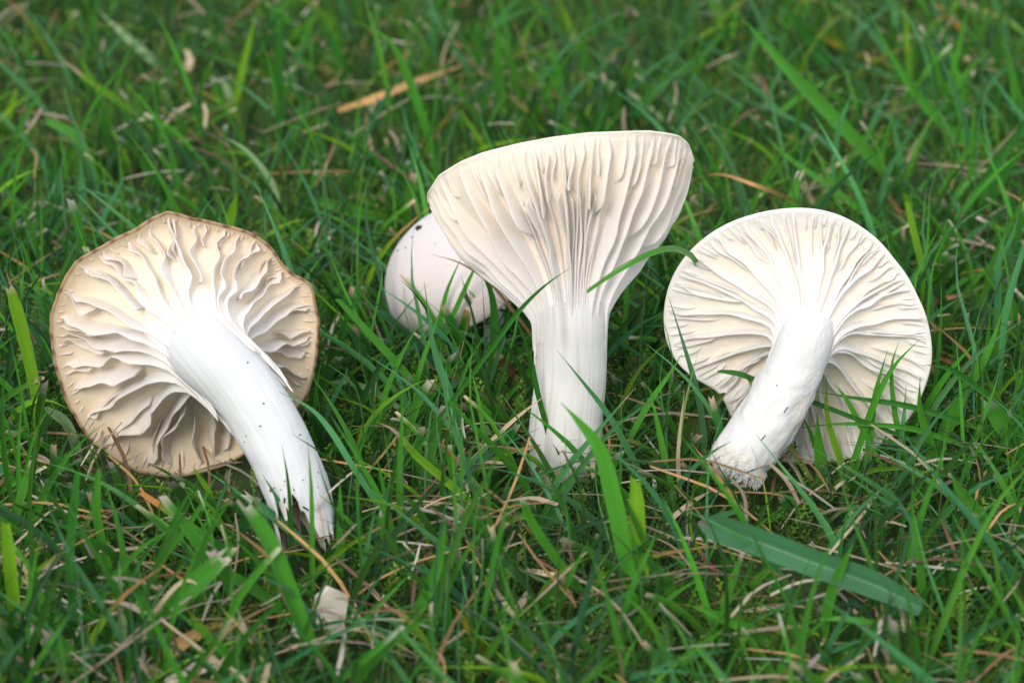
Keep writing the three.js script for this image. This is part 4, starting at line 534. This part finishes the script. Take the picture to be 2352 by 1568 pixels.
{ // dead clippings lying in the turf
  const root = thing('grass_thatch', 'pale dead grass clippings lying between the blades', 'thatch'); root.userData.kind = 'stuff';
  const R = rng(123);
  [[0.017, COL.s, 0.00045], [0.01, COL.w, 0.0005], [0.018, COL.t, 0.0004], [0.014, COL.n, 0.0005], [0.008, COL.s, 0.0007]].forEach(([len, c, w], i) => {
    const geo = leafGeometry([V(-len / 2, 0, 0), V(0, len * 0.06, len * 0.05), V(len / 2, 0, 0)], { width: w, face: UPV, fold: 0.4, color: c, blunt: true, seed: i + 50, seg: 5 }), list = [];
    for (const p of [...scatter(150, R, { x: [-0.13, 0.13], z: [-0.0, 0.13] }, () => true), ...scatter(620, R, { x: [-0.25, 0.25], z: [-0.6, 0.18] }, (p) => 0.5 + 0.5 * noise(p.x * 30, p.z * 30, 8) > 0.7 * R())]) {
      p.y = 0.003 + 0.009 * R(); if (blocked(p, 0.01)) continue;
      const l = 0.35 + 0.55 * R() ** 1.5; list.push({ p, q: new THREE.Quaternion().setFromEuler(new THREE.Euler((R() - 0.5) * 0.8, R() * 6.28, (R() - 0.5) * 0.9)), s: V(1, 1, 1).multiplyScalar(0.6 + 0.8 * R()), c: new THREE.Color(l, l * (0.95 + 0.1 * R()), l * (0.9 + 0.2 * R())) });
    }
    instanced('clipping', geo, M.straw, list, root);
  });
}
{ // moss shoots
  const root = thing('moss', 'bright green moss shoots carpeting the soil', 'moss'); root.userData.kind = 'stuff';
  const R = rng(321);
  [[0.085, 0.175, 0.008], [0.032, 0.09, 0.006], [0.2, 0.3, 0.03]].forEach((c, i) => {
    const parts = [];
    for (let k = 0; k < 22; k++) { // small pointed leaves spiralling up a shoot
      const h = 0.0006 + 0.0062 * (k / 22) ** 0.9, a = k * 2.4, o = V(Math.cos(a), 0.7, Math.sin(a)).normalize(), w = V(-Math.sin(a), 0, Math.cos(a)), L = 0.0012 * (1 - 0.4 * k / 22);
      const b = V(0, h, 0), t = b.clone().addScaledVector(o, L), m1 = b.clone().addScaledVector(o, L * 0.4).addScaledVector(w, 0.0002), m2 = b.clone().addScaledVector(o, L * 0.4).addScaledVector(w, -0.0002);
      const g = new THREE.BufferGeometry(); g.setAttribute('position', new THREE.Float32BufferAttribute([...b, ...m1, ...t, ...b, ...t, ...m2].flat(), 3)); parts.push(g);
    }
    const geo = mergeGeometries(parts); geo.computeVertexNormals(); const cc = []; for (let q = 0; q < geo.attributes.position.count; q++) cc.push(...c); geo.setAttribute('color', new THREE.Float32BufferAttribute(cc, 3));
    const list = [];
    for (const p of scatter([26000, 34000, 7000][i], R, { x: [-0.24, 0.24], z: [-0.55, 0.18] }, (p) => noise(p.x * 38, p.z * 38, 15) + 0.5 * noise(p.x * 120, p.z * 120, 2) > [-0.75, -3, -0.1][i])) {
      p.y = -0.0015; if (blocked(p.clone().setY(0.006), 0.003, true)) continue;
      const l = 0.6 + 0.6 * R(), s = 0.6 + 0.9 * R(); list.push({ p, q: new THREE.Quaternion().setFromEuler(new THREE.Euler((R() - 0.5) * 0.9, R() * 6.28, (R() - 0.5) * 0.9)), s: V(s, s, s), c: new THREE.Color(l, l, l) });
    }
    instanced('shoot', geo, M.moss, list, root);
  });
}
renderer.render(scene, camera);
